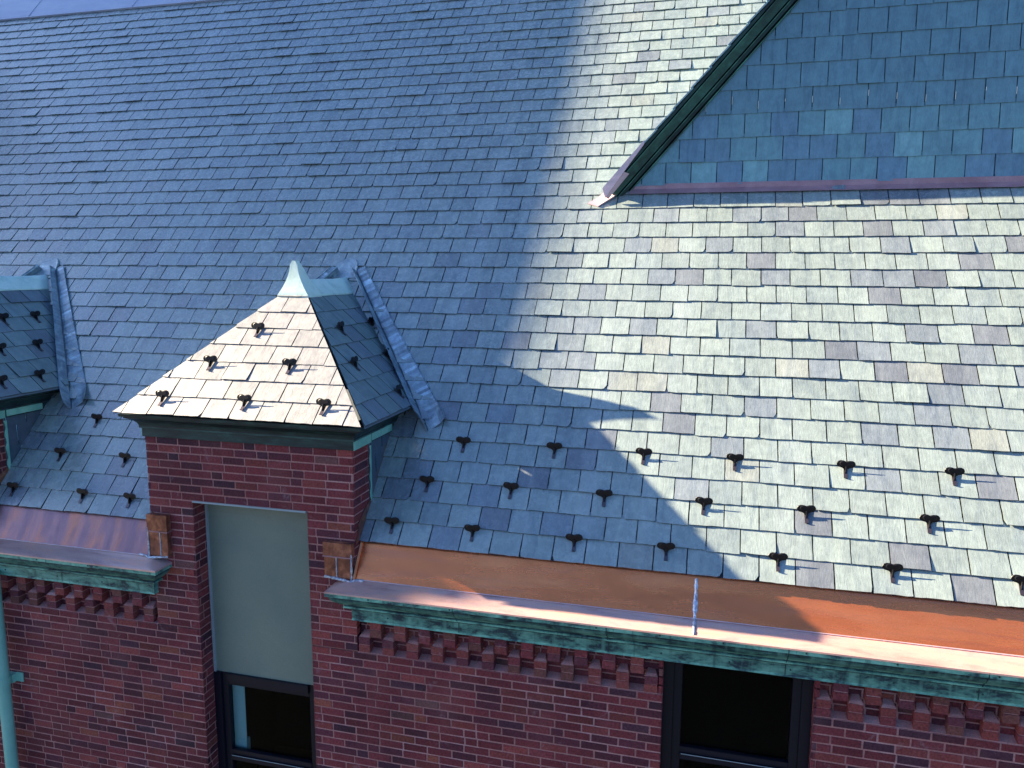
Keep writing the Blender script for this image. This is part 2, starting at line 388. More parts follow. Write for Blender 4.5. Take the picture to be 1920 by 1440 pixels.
# ------------------------------------------------------------ facade
XW0, XW1 = -.262, .806                         # window under the right gutter
def front_spans(z):
    out = []; xs = []
    xs.append((XW0, XW1) if z > 7.0 else None)
    for d in DX:
        xs.append((-4.27+d, -3.18+d) if 6.9 < z < 10.245 else None)
    xs = sorted(x for x in xs if x)
    x = -12.0
    for a, b in xs: out.append((x, a)); x = b
    out.append((x, 6.5)); return out
def below(z): return front_spans(z)
mb = MB(); rb = random.Random(5)
bricks(mb, FRONT, below, 5.2, 9.075, rb)
for a0, a1 in ((-12, -8.08), (-6.99, -4.27), (-3.18, XW0), (XW1, 6.5)): rect(mb, FRONT, a0, a1, 7.0, 9.075, -.0055, 1)
rect(mb, FRONT, -12, 6.5, 5.2, 6.93, -.0055, 1)
for a0, a1 in ((-12, -8.08), (-6.99, -4.27), (-3.18, XW0), (XW1, 6.5)): rect(mb, FRONT, a0, a1, 6.93, 7.0, -.0055, 1)
for x, s in ((XW0, 1), (XW1, -1)):             # window reveals
    f = Frame((x, 0, 0), (0, s, 0), (0, 0, 1)) if s > 0 else Frame((x, .12, 0), (0, -1, 0), (0, 0, 1))
    rect(mb, f, 0, .12, 7.0, 9.5, -.0055, 1); bricks(mb, f, lambda z: [(.003, .118)], 7.0, 9.4, rb)
wall = mb.build('brick_wall', [M['brick'], M['mortar']], BLD)
mb = MB(); mb.face([(-25, .02, 0), (9, .02, 0), (9, .02, 5.2), (-25, .02, 5.2)]); mb.face([(-25, .02, 5.2), (-12, .02, 5.2), (-12, .02, 10), (-25, .02, 10)])
mb.face([(6.5, .02, 5.2), (9, .02, 5.2), (9, .02, 10), (6.5, .02, 10)]); mb.face([(9, .02, 0), (9, 15, 0), (9, 15, 9.8), (9, .02, 9.8)])
mb.face([(9, .1, 9.8), (9, 15, 9.8), (9, 8.5, 17.2), (9, 6.8, 17.2)])
mb.build('lower_wall', M['plain_brick'], wall)

# corbel tables: two tiers of projecting headers set in a recess, checkerwise
def corbel(x0, x1, name, seed):
    mb = MB(); r = random.Random(seed); ch = .0688
    rect(mb, FRONT, x0, x1, 9.06, 9.40, -.080, 1)
    bricks(mb, FRONT, lambda z: [(x0, x1)], 9.075, 9.40, r, face=-.075, depth=.13)
    mb.face([(x0, -.002, 9.066), (x1, -.002, 9.066), (x1, .079, 9.096), (x0, .079, 9.096)], mi=1)
    def header(xa, xb, z, y0, y1):
        c = random.Random(int(xa*1e4)+int(z*1e3)).choice([(.20, .038, .042), (.13, .032, .042), (.23, .055, .048), (.17, .055, .045), (.22, .045, .04)])
        j = lambda: r.uniform(-.0025, .0025); yy = y0+r.uniform(-.003, .002)
        b = [(xa+j(), y1, z), (xb+j(), y1, z), (xb, y1, z+ch-.009), (xa, y1, z+ch-.009)]
        t = [(xa+j(), yy, z+j()), (xb+j(), yy, z+j()), (xb+j(), yy, z+ch-.009+j()), (xa+j(), yy, z+ch-.009+j())]
        mb.prism(b, t, c, cap=False)
    n = int((x1-x0)/.2133)
    for i in range(n+1):
        a = x0+.012+i*.2133
        if a+.1 > x1: break
        for k in range(2): header(a, a+.098, 9.078+k*ch, 0, .11)
        mb.box(a+.004, a+.094, .006, .11, 9.078, 9.078+2*ch-.004, mi=1)
        z = 9.078+2*ch                          # weathered mortar heaped on the lower header
        mb.prism([(a-.002, .0, z-.012), (a+.1, .0, z-.012), (a+.1, .1, z-.012), (a-.002, .1, z-.012)],
                 [(a+.01, .022, z+.006), (a+.088, .022, z+.006), (a+.07, .1, z+.035+r.uniform(-.01, .012)), (a+.028, .1, z+.035)], mi=1)
        b = a+.2133/2
        if b+.1 < x1:
            for k in range(2): header(b, b+.098, 9.078+(2.1+k)*ch, -.006, .11)
            mb.box(b+.004, b+.094, .0, .11, 9.078+2.1*ch, 9.40, mi=1)
    return mb.build(name, [M['brick'], M['mortar']], wall)
corbel(-2.757, XW0, 'corbel_table', 1); corbel(XW1, 6.5, 'corbel_table', 2); corbel(-6.567, -4.708, 'corbel_table', 3); corbel(-12, -8.53, 'corbel_table', 4)
# brickwork closing the ends behind the gutter
for a0, a1 in ((-12, -8.52), (-6.565, -4.71), (-2.755, 6.5)):
    mb = MB(); mb.box(a0, a1, .125, .2, 9.3, 10.0); mb.build('gutter_backing', M['deck'], wall)

# ------------------------------------------------------------ windows
def window(x0, x1, y, ztop, zbot, zmeet, parent, curtain, name='window_frame'):
    mb = MB(); fwid = .14 if not curtain else .135
    def bar(a, b, c, d, yy=0, t=.05): mb.box(a, b, y+yy, y+yy+t, c, d)
    bar(x0, x0+fwid*.55, zbot, ztop, -.012); bar(x0+fwid*.55, x0+fwid, zbot, ztop-.0, .012)
    bar(x1-fwid*.55, x1, zbot, ztop, -.012); bar(x1-fwid, x1-fwid*.55, zbot, ztop, .012)
    xa, xb = x0+fwid, x1-fwid
    if curtain: bar(xa, xb, ztop-.075, ztop, -.010); bar(xa, xb, ztop-.118, ztop-.075, .012); zt = ztop-.118
    else: zt = ztop
    bar(xa, xb, zmeet, zmeet+.05, .005, .045); bar(xa, xb, zmeet-.05, zmeet, -.008, .03)
    bar(xa, xb, zbot, zbot+.06, .0)
    f = mb.build(name, M['frame'], parent, bevel=.003)
    mb = MB(); mb.box(xa+.01, xb-.01, y-.0105, y-.0085, zmeet-.006, zmeet-.001); mb.build('meeting_rail_strip', M['trim'], f if parent is BLD else parent)
    gm = MB(); gm.face([(xa-.01, y+.04, zbot), (xb+.01, y+.04, zbot), (xb+.01, y+.04, zt+.01), (xa-.01, y+.04, zt+.01)])
    gm.build('window_pane', M['glass'], f if parent is BLD else parent)
    rm = MB(); x0r, x1r, yr = x0-.6, x1+.6, y+2.5
    zb = zbot-.4; z2 = ztop+.02
    rm.face([(x0r, yr, zb), (x1r, yr, zb), (x1r, yr, z2), (x0r, yr, z2)]); rm.face([(x0r, y+.08, zb), (x0r, yr, zb), (x0r, yr, z2), (x0r, y+.08, z2)])
    rm.face([(x1r, y+.08, zb), (x1r, yr, zb), (x1r, yr, z2), (x1r, y+.08, z2)]); rm.face([(x0r, y+.08, zb), (x1r, y+.08, zb), (x1r, yr, zb), (x0r, yr, zb)])
    rm.face([(x0r, y+.08, z2), (x1r, y+.08, z2), (x1r, yr, z2), (x0r, yr, z2)])
    for a, b in ((x0r, x0), (x1, x1r)): rm.face([(a, y+.08, zb), (b, y+.08, zb), (b, y+.08, z2), (a, y+.08, z2)])
    rm.build('room_interior', M['room'], f if parent is BLD else parent)
    if curtain:
        cb = MB(); cb.box(xa-.01, xa+.115, y+.09, y+.10, zt-.57, zt+.0); cb.box(xa-.01, xa+.115, y+.085, y+.16, zt-.70, zt-.57)
        cb.build('window_blind', M['curtain'], parent)
    return f
wf = window(XW0, XW1, .10, 9.42, 7.0, 8.56, BLD, False)
tag(wf, label='dark framed sash window tucked under the copper cornice')

# ------------------------------------------------------------ dormers
def pal_front(r, x, b):
    v = r.uniform(.94, 1.06); c = (.25, .242, .23) if r.random() < .8 else (.225, .22, .21)
    return tuple(a*v for a in c)
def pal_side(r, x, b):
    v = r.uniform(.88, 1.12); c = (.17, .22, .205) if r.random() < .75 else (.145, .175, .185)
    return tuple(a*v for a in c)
HW, RISE, ZE, YE = 1.1425, 1.085, 11.015, -.165
def sweepc(mb, prof, path):
    """prof: (projection, z, tone of the band below)"""
    for a, b in zip(prof[:-1], prof[1:]):
        mb.grid([[(x, y, a[1]) for x, y in path(a[0])], [(x, y, b[1]) for x, y in path(b[0])]], a[2])
def sweep(mb, prof, path, c=(1, 1, 1), mi=0):
    """prof: (projection, z); path(p) -> list of (x, y) for that projection"""
    mb.grid([[(x, y, z) for x, y in path(p)] for p, z in prof], c, mi)
def make_dormer(d, seed, label):
    r = random.Random(seed); xc = -3.7325+d; xl, xr = -4.71+d, -2.755+d
    # brick front with returns
    mb = MB()
    def sp(z): return [(xl+.002, -4.27+d), (-3.18+d, xr-.002)] if z < 10.245 else [(xl+.002, xr-.002)]
    bricks(mb, FRONT, sp, 9.075, 10.80, r, aoff=.02, depth=.06)
    rect(mb, FRONT, xl+.006, -4.27+d, 9.07, 10.245, -.0055, 1); rect(mb, FRONT, -3.18+d, xr-.006, 9.07, 10.245, -.0055, 1)
    rect(mb, FRONT, xl+.006, xr-.006, 10.245, 10.81, -.0055, 1)
    for x, s, y0, y1, za, zb in ((xr, 1, 0, .30, 9.6, 10.80), (xl, -1, 0, .30, 9.6, 10.80)):
        f = Frame((x, 0, 0), (0, 1, 0), (0, 0, 1)) if s > 0 else Frame((x, .3, 0), (0, -1, 0), (0, 0, 1))
        rect(mb, f, .006 if s > 0 else 0, .30 if s > 0 else .294, za, zb, -.0055, 1)
        bricks(mb, f, lambda z: [(.003, .30-r.uniform(0, .012))], za, zb, r, aoff=.06)
    for x, s, yy in ((-4.27+d, 1, 0), (-3.18+d, -1, .17)):
        f = Frame((x, yy, 0), (0, s, 0), (0, 0, 1))
        rect(mb, f, .0, .17, 6.93, 10.245, -.0055, 1); bricks(mb, f, lambda z: [(.003, .168)], 6.95, 10.245, r, aoff=.08)
    mb.face([(-4.27+d, .0, 10.243), (-3.18+d, .0, 10.243), (-3.18+d, .17, 10.243), (-4.27+d, .17, 10.243)], mi=1)
    body = mb.build('dormer', [M['brick'], M['mortar']], BLD); body['label'] = label
    # slate-hung cheeks
    e = .2
    for s in (1, -1):
        mb = MB(); x = xr-.012 if s > 0 else xl+.012
        f = Frame((x, .30, 9.9), (0, 1, 0), (0, 0, 1)) if s > 0 else Frame((x, 1.3, 9.9), (0, -1, 0), (0, 0, 1))
        rect(mb, f, 0, 1.0, 0, 1.1, .001)
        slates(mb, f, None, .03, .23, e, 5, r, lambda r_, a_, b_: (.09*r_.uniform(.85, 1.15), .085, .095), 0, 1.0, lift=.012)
        mb.build('cheek', M['slate_gable'], body)
    # mint corner strips
    for s in (1, -1):
        mb = MB(); x = xr if s > 0 else xl
        z = 10.22; pts = []
        k = 0
        ys = []
        zs = [10.22+i*.036 for i in range(16)]
        for zz in zs: ys.append(.293+(.018 if int((zz-9.075)/.0688) % 2 else .004)+r.uniform(-.004, .004))
        inner = [(zs[i], ys[i]) for i in range(16)]
        for i in range(15):
            za, ya = inner[i]; zb, yb = inner[i+1]
            o = .334 if za > 10.27 else .334
            b = [(x+.002*s, ya, za), (x+.002*s, o, za), (x+.002*s, o, zb), (x+.002*s, yb, zb)]
            t = [(p[0]+.004*s, p[1], p[2]) for p in b]
            mb.prism(b, t, cap=False)
        mb.build('corner_strip', M['mint'], body, merge=True)
    # copper step flashing at the foot of each side
    for s in (1, -1):
        mb = MB(); x = (xr if s > 0 else xl)+.004*s
        o = [(.008, 10.0), (.07, 10.02), (.31, 10.27), (.295, 10.30), (.17, 10.24), (.06, 10.16), (.05, 10.06), (.01, 10.04)]
        b = [(x, y, z) for y, z in o]; t = [(x+.003*s, y, z) for y, z in o]
        mb.prism(b, t)
        mb.build('side_flashing', M['copper_box'], body)
    # cornice round three sides
    def path(p): return [(xl-p, 1.0), (xl-p, -p), (xr+p, -p), (xr+p, 1.0)]
    mb = MB(); q1, q2, q3 = (1, 1, 1), (2.2, 2, 2), (.35, .4, .5)  # band tones: painted shade in the grooves, painted light on the edges
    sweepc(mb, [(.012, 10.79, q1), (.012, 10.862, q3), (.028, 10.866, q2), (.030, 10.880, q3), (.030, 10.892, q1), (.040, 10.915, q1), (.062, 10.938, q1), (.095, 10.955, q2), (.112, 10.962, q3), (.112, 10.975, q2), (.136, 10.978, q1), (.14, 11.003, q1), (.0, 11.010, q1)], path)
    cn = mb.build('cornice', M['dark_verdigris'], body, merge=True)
    for s in (1, -1):
        x = (xr if s > 0 else xl)
        for ya, yb, dz in ((-.012, .31, 0), (.325, .74, .012)):
            mb = MB(); q = x+.016*s; q2 = x+.021*s
            b = [(q, ya, 10.79+dz), (q, yb, 10.79+dz), (q, yb, 10.868), (q, ya, 10.868)]; mb.prism(b, [(q2, y, z) for _, y, z in b])
            mb.build('cornice_fascia', M['mint'], body)
    # hipped slate roof
    FS = Frame((xc, YE, ZE), (1, 0, 0), (0, 1.165, RISE)); ls = math.hypot(1.165, RISE)
    mb = MB()
    tri = [(-HW-.012, -.02), (HW+.012, -.02), (0, ls+.01)]
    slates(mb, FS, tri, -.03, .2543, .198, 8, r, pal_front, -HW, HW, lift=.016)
    b = [FS.p(-HW+.02, .01, .002), FS.p(HW-.02, .01, .002), FS.p(0, ls, .002)]; mb.face(b, (.12, .12, .12))
    fr_ = mb.build('dormer_roof', M['slate_dormer'], body)
    lsd = math.hypot(HW, RISE)
    for s in (1, -1):
        mb = MB(); f = Frame((xc+HW*s, YE, ZE), (0, s, 0), (-HW*s, 0, RISE))
        # a runs along +y (or -y on the hidden side), b up the slope
        if s > 0: reg = [(.022, -.02), (1.08, -.02), (2.10, lsd), (1.187, lsd)]
        else: reg = [(-1.08, -.02), (-.022, -.02), (-1.187, lsd), (-2.10, lsd)]
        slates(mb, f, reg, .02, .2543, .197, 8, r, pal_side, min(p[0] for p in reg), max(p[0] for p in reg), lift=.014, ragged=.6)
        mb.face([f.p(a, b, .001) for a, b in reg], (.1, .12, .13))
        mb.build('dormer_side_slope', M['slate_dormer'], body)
    # ridge cap and flared finial of patinated copper
    mb = MB(); yf = YE+1.165
    zb = 11.965; k = (12.1-zb)/RISE; hb = HW*k+.012; yb = yf-1.165*k-.012
    n = 9; rows = []
    for i in range(n+1):
        t = i/n; z = zb+.018+(12.292-zb-.018)*t
        q = (1-t)**2.0*1.0+.0; hw = .033+(hb-.033)*((1-t)**1.9); yo = yb+(yf-.12-yb)*(1-((1-t)**1.9)); yk = .08*(1-t)+.03
        if i == n: hw = .014
        rows.append([(xc-hw, yo, z), (xc+hw, yo, z), (xc+hw, max(yo+2*hw, yf-.02+(.13 if t < .3 else .13*(1-t))*(1 if t < .8 else 0)-.03*t), z), (xc-hw, max(yo+2*hw, yf-.02+(.13 if t < .3 else .13*(1-t))*(1 if t < .8 else 0)-.03*t), z)])
    mb.grid(rows, close=True); mb.face(rows[-1])
    lip = [[(xc-hb-.002, yb-.002, zb-.004), (xc+hb+.002, yb-.002, zb-.004), (xc+hb+.002, yf+.1, zb-.004), (xc-hb-.002, yf+.1, zb-.004)], rows[0]]
    mb.grid(lip, close=True)
    rw = []
    for (dx_, z) in ((-hb-.004, zb+.000), (-hb-.003, zb+.014), (-.075, 12.065), (-.03, 12.108), (0, 12.118), (.03, 12.108), (.075, 12.065), (hb+.003, zb+.014), (hb+.004, zb+.0)):
        rw.append([(xc+dx_, yf-.02, z), (xc+dx_, yf+.3, z+.002), (xc+dx_, yf+.62, z), (xc+dx_*.98, yf+.80+(z-11.97)*.85+.0, z+(.012 if abs(dx_) < .05 else .0))])
    mb.grid(rw)
    mb.build('roof_cap', M['cap'], body, smooth=True)
    # valley flashings where the dormer roof runs into the main slope
    for s in (1, -1):
        mb = MB()
        T = Vector((xc+.09*s, 1.955, 12.18)); Bm = Vector((xc+1.265*s, .835, 10.855)); D = (T-Bm).normalized()
        nm = ROOF.N; ns = Vector((RISE*s, 0, HW)).normalized()
        um = nm.cross(D); um = um if um.x*s > 0 else -um
        us = ns.cross(D); us = us if us.y < 0 else -us
        mid = (nm+ns).normalized(); nseg = 64; prev = None; Lt = (T-Bm).length
        for i in range(-3, nseg+1):
            t = i/nseg; c0 = Bm+D*(Lt*t)
            e0 = max(0, 1-(t+.05)/.15); curl = .07*e0**1.6
            wm = .115+.085*(1-max(t, 0))**1.3; ws = .09+.045*(1-max(t, 0))
            w1, w2, w3 = (r.uniform(-.0011, .0011) for _ in range(3))
            row = [c0+us*ws+ns*(.040+curl*.8), c0+us*ws*.96+ns*(.030+curl*.7), c0+us*ws*.5+ns*(.026+w1)+mid*curl*.2, c0+us*.012+mid*.018,
                   c0+mid*.026, c0+um*.012+mid*.018, c0+um*wm*.35+nm*(.020+w2)+mid*curl*.15, c0+um*wm*.7+nm*(.022+w3+curl*.35), c0+um*wm*.96+nm*(.024+curl), c0+um*wm+nm*(.036+curl)]
            if prev: 
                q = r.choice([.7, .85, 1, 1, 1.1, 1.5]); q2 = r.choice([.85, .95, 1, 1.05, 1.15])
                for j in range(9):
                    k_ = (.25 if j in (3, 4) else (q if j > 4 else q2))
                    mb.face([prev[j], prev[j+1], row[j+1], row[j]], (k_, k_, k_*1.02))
            prev = row
        o = mb.build('valley_flashing', M['lead'], body, merge=True)
        sm = o.modifiers.new('thickness', 'SOLIDIFY'); sm.thickness = .004
    # saddle where the cap meets the main roof
    mb = MB(); o_ = [(-.16, 1.90), (.13, 1.90), (.10, 2.02), (.05, 2.06), (-.06, 2.055), (-.16, 1.99)]
    def rz(x, y, h): return Vector((xc+x, y, 10+(y-.088)*TAN))+ROOF.N*h
    mb.prism([rz(x, y, .02) for x, y in o_], [rz(x*.97, y, .045 if abs(x) < .12 else .03) for x, y in o_])
    mb.build('saddle_flashing', M['lead'], body)
    # window in the brick front: painted panel above a sash
    mb = MB(); mb.box(-4.262+d, -3.185+d, .170, .185, 8.60, 10.245); mb.build('infill_panel', M['panel'], body)
    mb = MB(); mb.box(-4.275+d, -3.19+d, -.004, .02, 10.232, 10.247); mb.box(-4.267+d, -4.246+d, .150, .170, 8.60, 10.232); mb.build('panel_trim', M['trim'], body, bevel=.001)
    window(-4.268+d, -3.182+d, .155, 8.60, 6.95, 7.80, body, True)
    return body
make_dormer(0, 21, 'brick dormer with sunlit hipped slate roof and mint finial')
make_dormer(-3.81, 22, 'shaded dormer cut off by the left edge of the photo')

# ------------------------------------------------------------ gutters
def gutter(x0, x1, end0, end1, apron_mat, seed, lab):
    """x0, x1: ends of the run; end0/end1 true where the cornice returns on to brick"""
    r = random.Random(seed)
    def path(p):
        pts = []
        if end0: pts += [(x0-p, .0), (x0-p, -p)]
        else: pts += [(x0, -p)]
        n = 24
        a = x0-p if end0 else x0; b = x1+p if end1 else x1
        for i in range(1, n): pts.append((a+(b-a)*i/n, -p))
        if end1: pts += [(x1+p, -p), (x1+p, .0)]
        else: pts += [(x1, -p)]
        return pts
    mb = MB(); xa = x0-.03 if end0 else x0; xb = x1+.03 if end1 else x1
    # concave apron from the slates down to the crease
    sec = [(.125, 10.004), (.105, 9.975), (.075, 9.915), (.035, 9.845), (-.005, 9.785), (-.035, 9.742), (-.048, 9.724)]
    n = 60; rows = []
    wv = [r.uniform(-.002, .002) for _ in range(n+1)]
    for j, (y, z) in enumerate(sec):
        rows.append([(xa+(xb-xa)*i/n, y+wv[i]*math.sin(j/6*3.14), z) for i in range(n+1)])
    mb.grid(rows)
    g_ = mb.build('gutter', apron_mat, BLD, smooth=True); g_['label'] = lab
    mb = MB()
    sweep(mb, [(.044, 9.7265), (.05, 9.7225), (.125, 9.697), (.165, 9.685), (.205, 9.672), (.213, 9.668), (.214, 9.656)], path)
    s_ = mb.build('gutter_shelf', M['copper_shelf'], g_, smooth=True)
    mb = MB()
    l_, m_, d_, k_ = (1.5, 1.45, 1.35), (1, 1, 1), (.6, .65, .7), (.18, .22, .3)  # tones paint shade into the grooves and pick out the fillets
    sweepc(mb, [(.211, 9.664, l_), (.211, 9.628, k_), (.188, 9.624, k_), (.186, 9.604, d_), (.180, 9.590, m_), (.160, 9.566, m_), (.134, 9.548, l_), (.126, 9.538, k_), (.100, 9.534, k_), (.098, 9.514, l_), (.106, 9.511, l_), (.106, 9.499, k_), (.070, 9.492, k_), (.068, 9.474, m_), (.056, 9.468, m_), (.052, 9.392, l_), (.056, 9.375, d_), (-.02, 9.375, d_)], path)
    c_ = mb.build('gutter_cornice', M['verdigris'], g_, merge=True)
    for p in c_.data.polygons: p.use_smooth = False
    mb = MB(); rows = []
    for dy, dz in ((0, .006), (-.006, .0065), (-.008, .002)): rows.append([(xa+.02+(xb-xa-.04)*i/40, -.046+dy+r.uniform(-.0006, .0006), 9.7255+dz) for i in range(41)])
    mb.grid(rows); mb.build('fold_seam', M['copper_pale'], g_)
    # rivets / nail heads on the cornice
    x = xa+.25
    while x < xb-.1:
        for (p, z) in ((.211, 9.645), (.053, 9.43)):
            xx = x+r.uniform(-.05, .05); mb = MB()
            ring = [(xx+.007*math.cos(a*1.0472), -p, z+.007*math.sin(a*1.0472)) for a in range(6)]
            mb.prism(ring[::-1], [(q[0], q[1]-.004, q[2]) for q in ring[::-1]])
            mb.build('nail_head', M['dark_verdigris'], g_)
        x += r.uniform(.42, .6)
    x = xa+.9
    for q in range(5):
        if x > xb-.2: break
        mb = MB(); pr = [(.211, 9.664), (.211, 9.628), (.188, 9.60), (.162, 9.567), (.136, 9.549), (.108, 9.511), (.07, 9.480), (.056, 9.468), (.055, 9.387)]
        mb.grid([[(x-.003, -p-.0025, z), (x+.003, -p-.0025, z)] for p, z in pr]); x += r.uniform(1.1, 1.4)
        mb.build('cornice_joint', M['dark_verdigris'], g_)
    return g_
GR = gutter(-2.72, 6.5, True, False, M['copper_clean'], 3, 'bright copper gutter apron right of the brick dormer')
GL = gutter(-6.53, -4.73, True, True, M['copper_stained'], 4, 'purple-stained copper gutter between the two dormers')
GF = gutter(-12, -8.54, False, True, M['copper_stained'], 6, 'gutter beyond the left dormer')
def solder_line(pts, wd, parent, name='solder_seam', seed=0):
    r = random.Random(seed); mb = MB(); rows = []
    pts = [Vector(p) for p in pts]; dense = []
    for a, b in zip(pts[:-1], pts[1:]):
        for i in range(8): dense.append(a.lerp(b, i/8))
    dense.append(pts[-1])
    for i, p in enumerate(dense):
        t = (dense[min(i+1, len(dense)-1)]-dense[max(i-1, 0)]).normalized(); sN = Vector((0, -.8, .6)); sd_ = t.cross(sN).normalized(); sN = sd_.cross(t).normalized()
        sN = sN if sN.y < 0 else -sN
        w_ = wd*r.uniform(.6, 1.25)
        rows.append([p-sd_*w_, p-sd_*w_*.5+sN*.005*r.uniform(.6, 1.3), p+sN*.007*r.uniform(.6, 1.2), p+sd_*w_*.5+sN*.005*r.uniform(.6, 1.3), p+sd_*w_])
    mb.grid(rows); return mb.build(name, M['solder'], parent, smooth=True)
solder_line([(-.05, .100, 9.975), (-.05, .032, 9.846), (-.05, -.046, 9.727), (-.05, -.12, 9.700), (-.05, -.20, 9.676)], .014, GR, seed=1)
def end_box(x0, x1, z0, z1, inner, parent, seed):
    """copper end dam fixed on the brick face; inner = +1 if the gutter lies on its +x side"""
    mb = MB(); zm = z0+(z1-z0)*.60; r = random.Random(seed)
    mb.box(x0, x1, -.052, -.002, z0, zm); mb.box(x0-.006, x1+.006, -.060, -.002, zm, z1-.006)
    b = mb.build('end_dam', M['copper_box'], parent, bevel=.003)
    xe = x1 if inner > 0 else x0; xo = x0 if inner > 0 else x1
    solder_line([(xe, -.056, zm+.03), (xe, -.056, z0+.02), (xe+.0, -.066, z0-.012)], .008, parent, seed=seed+1)
    xm = x0+(x1-x0)*(.45 if inner > 0 else .62)
    solder_line([(xm, -.0535, zm-.004), (xm, -.0535, z0+.012)], .006, parent, seed=seed+2)
    solder_line([(xo, -.056, z0+.004), ((xo+xe)/2, -.062, z0-.004), (xe, -.072, z0-.014), (xe+.03*inner, -.06, z0-.002), (xe+.1*inner, -.053, z0-.0)], .011, parent, seed=seed+3)
    mb = MB(); mb.box(x0-.008, x1+.008, -.064, -.002, zm-.008, zm); mb.build('drip_edge', M['copper_mauve'], parent)
    return b
end_box(-3.01, -2.765, 9.727, 10.03, 1, GR, 31)
end_box(-4.70, -4.505, 9.735, 10.115, -1, GL, 41)
end_box(-6.82, -6.575, 9.727, 10.03, 1, GL, 51)
# bright copper angle where the apron turns up the dormer side
mb = MB(); mb.prism([(-2.753, .12, 9.99), (-2.753, -.05, 9.725), (-2.735, -.05, 9.725), (-2.735, .12, 9.99)], [(-2.753, .11, 10.01), (-2.753, -.06, 9.745), (-2.735, -.058, 9.735), (-2.735, .112, 10.0)])
mb.build('corner_angle', M['copper_clean'], GR)

# ------------------------------------------------------------ big gable at upper right
GY = 2.687; GZ = 13.02
GAB = Frame((0, GY, 0), (1, 0, 0), (0, 0, 1)); GT = math.tan(R(48.4)); gx0 = -.90; apx = 4.2; apz = GZ+(apx-gx0)*GT
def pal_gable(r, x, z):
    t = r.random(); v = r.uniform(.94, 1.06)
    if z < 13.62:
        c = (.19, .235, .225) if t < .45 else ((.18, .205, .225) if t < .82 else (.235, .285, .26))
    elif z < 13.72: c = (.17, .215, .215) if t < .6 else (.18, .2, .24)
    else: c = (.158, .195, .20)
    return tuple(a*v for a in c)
mb = MB(); rg = random.Random(77)
reg = [(gx0-.05, 13.03), (2*apx-gx0, 13.03), (apx, apz-.05)]
mb2 = reg
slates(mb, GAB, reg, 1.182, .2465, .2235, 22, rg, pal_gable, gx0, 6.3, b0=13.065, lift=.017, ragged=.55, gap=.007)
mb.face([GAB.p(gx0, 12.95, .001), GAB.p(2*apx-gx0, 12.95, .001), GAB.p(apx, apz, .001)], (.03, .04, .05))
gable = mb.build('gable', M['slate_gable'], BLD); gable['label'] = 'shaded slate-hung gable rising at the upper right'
# pale lichen / putty lines in one row of joints
for i in range(15):
    mb = MB(); x = 1.182-.2465/2*1+.2465*(i-6)
    z = 13.065+3*.2235
    if x < -.2: continue
    a = rg.uniform(.03, .12); b = a+rg.uniform(.02, .1); mb.prism([GAB.p(x-.003, z+a, .005), GAB.p(x+.003, z+a, .005), GAB.p(x+.003, z+b, .005), GAB.p(x-.003, z+b, .005)], [GAB.p(x-.002, z+a, .019), GAB.p(x+.002, z+a, .019), GAB.p(x+.002, z+b, .019), GAB.p(x-.002, z+b, .019)])
    mb.build('putty_mark', M['putty'], gable)
# base flashing
mb = MB(); rows = []
for y, z in ((GY-.004, 13.09), (GY-.02, 13.085), (GY-.022, 13.035), (GY-.045, 13.012), (GY-.075, 12.985)):
    rows.append([(gx0-.0+(2*apx-2*gx0)*i/20, y, z) for i in range(21)])
mb.grid(rows); mb.build('base_flashing', M['copper_mauve'], gable)
# stepped rake moulding: parallel bars following the slope
ca, sa = math.cos(R(48.4)), math.sin(R(48.4))
def rk(u, n_, y): return Vector((gx0+ca*u-sa*n_, y, GZ+sa*u+ca*n_))
def rkr(u, n_, y): p = rk(u, n_, y); return Vector((2*apx-p.x, p.y, p.z))
U1 = (apx-gx0)/ca
for f_ in (rk, rkr):
    mb = MB(); hi, lo, md, bk = (3.2, 3.0, 3.0), (.45, .5, .55), (1.2, 1.2, 1.2), (.12, .15, .2)  # shading lines of the moulding put into the colour: pale arrises, dark grooves
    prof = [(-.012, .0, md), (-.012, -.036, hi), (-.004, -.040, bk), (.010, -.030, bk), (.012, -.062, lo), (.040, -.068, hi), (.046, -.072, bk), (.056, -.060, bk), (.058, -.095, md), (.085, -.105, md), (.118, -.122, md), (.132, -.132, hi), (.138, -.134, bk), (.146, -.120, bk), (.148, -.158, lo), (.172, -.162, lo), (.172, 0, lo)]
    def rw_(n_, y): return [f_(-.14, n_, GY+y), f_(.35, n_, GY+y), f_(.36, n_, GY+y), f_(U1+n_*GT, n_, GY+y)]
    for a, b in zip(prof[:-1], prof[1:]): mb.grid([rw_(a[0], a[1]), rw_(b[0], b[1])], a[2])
    mb.face([rw_(a[0], a[1])[0] for a in prof], lo)
    mb.build('rake_trim', M['rake'], gable, merge=True)
    # gable roof plane running back from the rake
    mb = MB()
    for j in range(26):
        u0_ = -.16+j*.25; u1_ = min(u0_+.27, U1+.2)
        if u0_ > U1: break
        a = [f_(u0_, .188+.012, GY-.175), f_(u1_, .188, GY-.175), f_(u1_, .188, GY+5), f_(u0_, .188+.012, GY+5)]
        b = [p-(f_(0, .014, 0)-f_(0, .0, 0)) for p in a]
        mb.prism(b, a, (.2, .22, .22))
    mb.build('gable_roof', M['slate_gable'], gable)
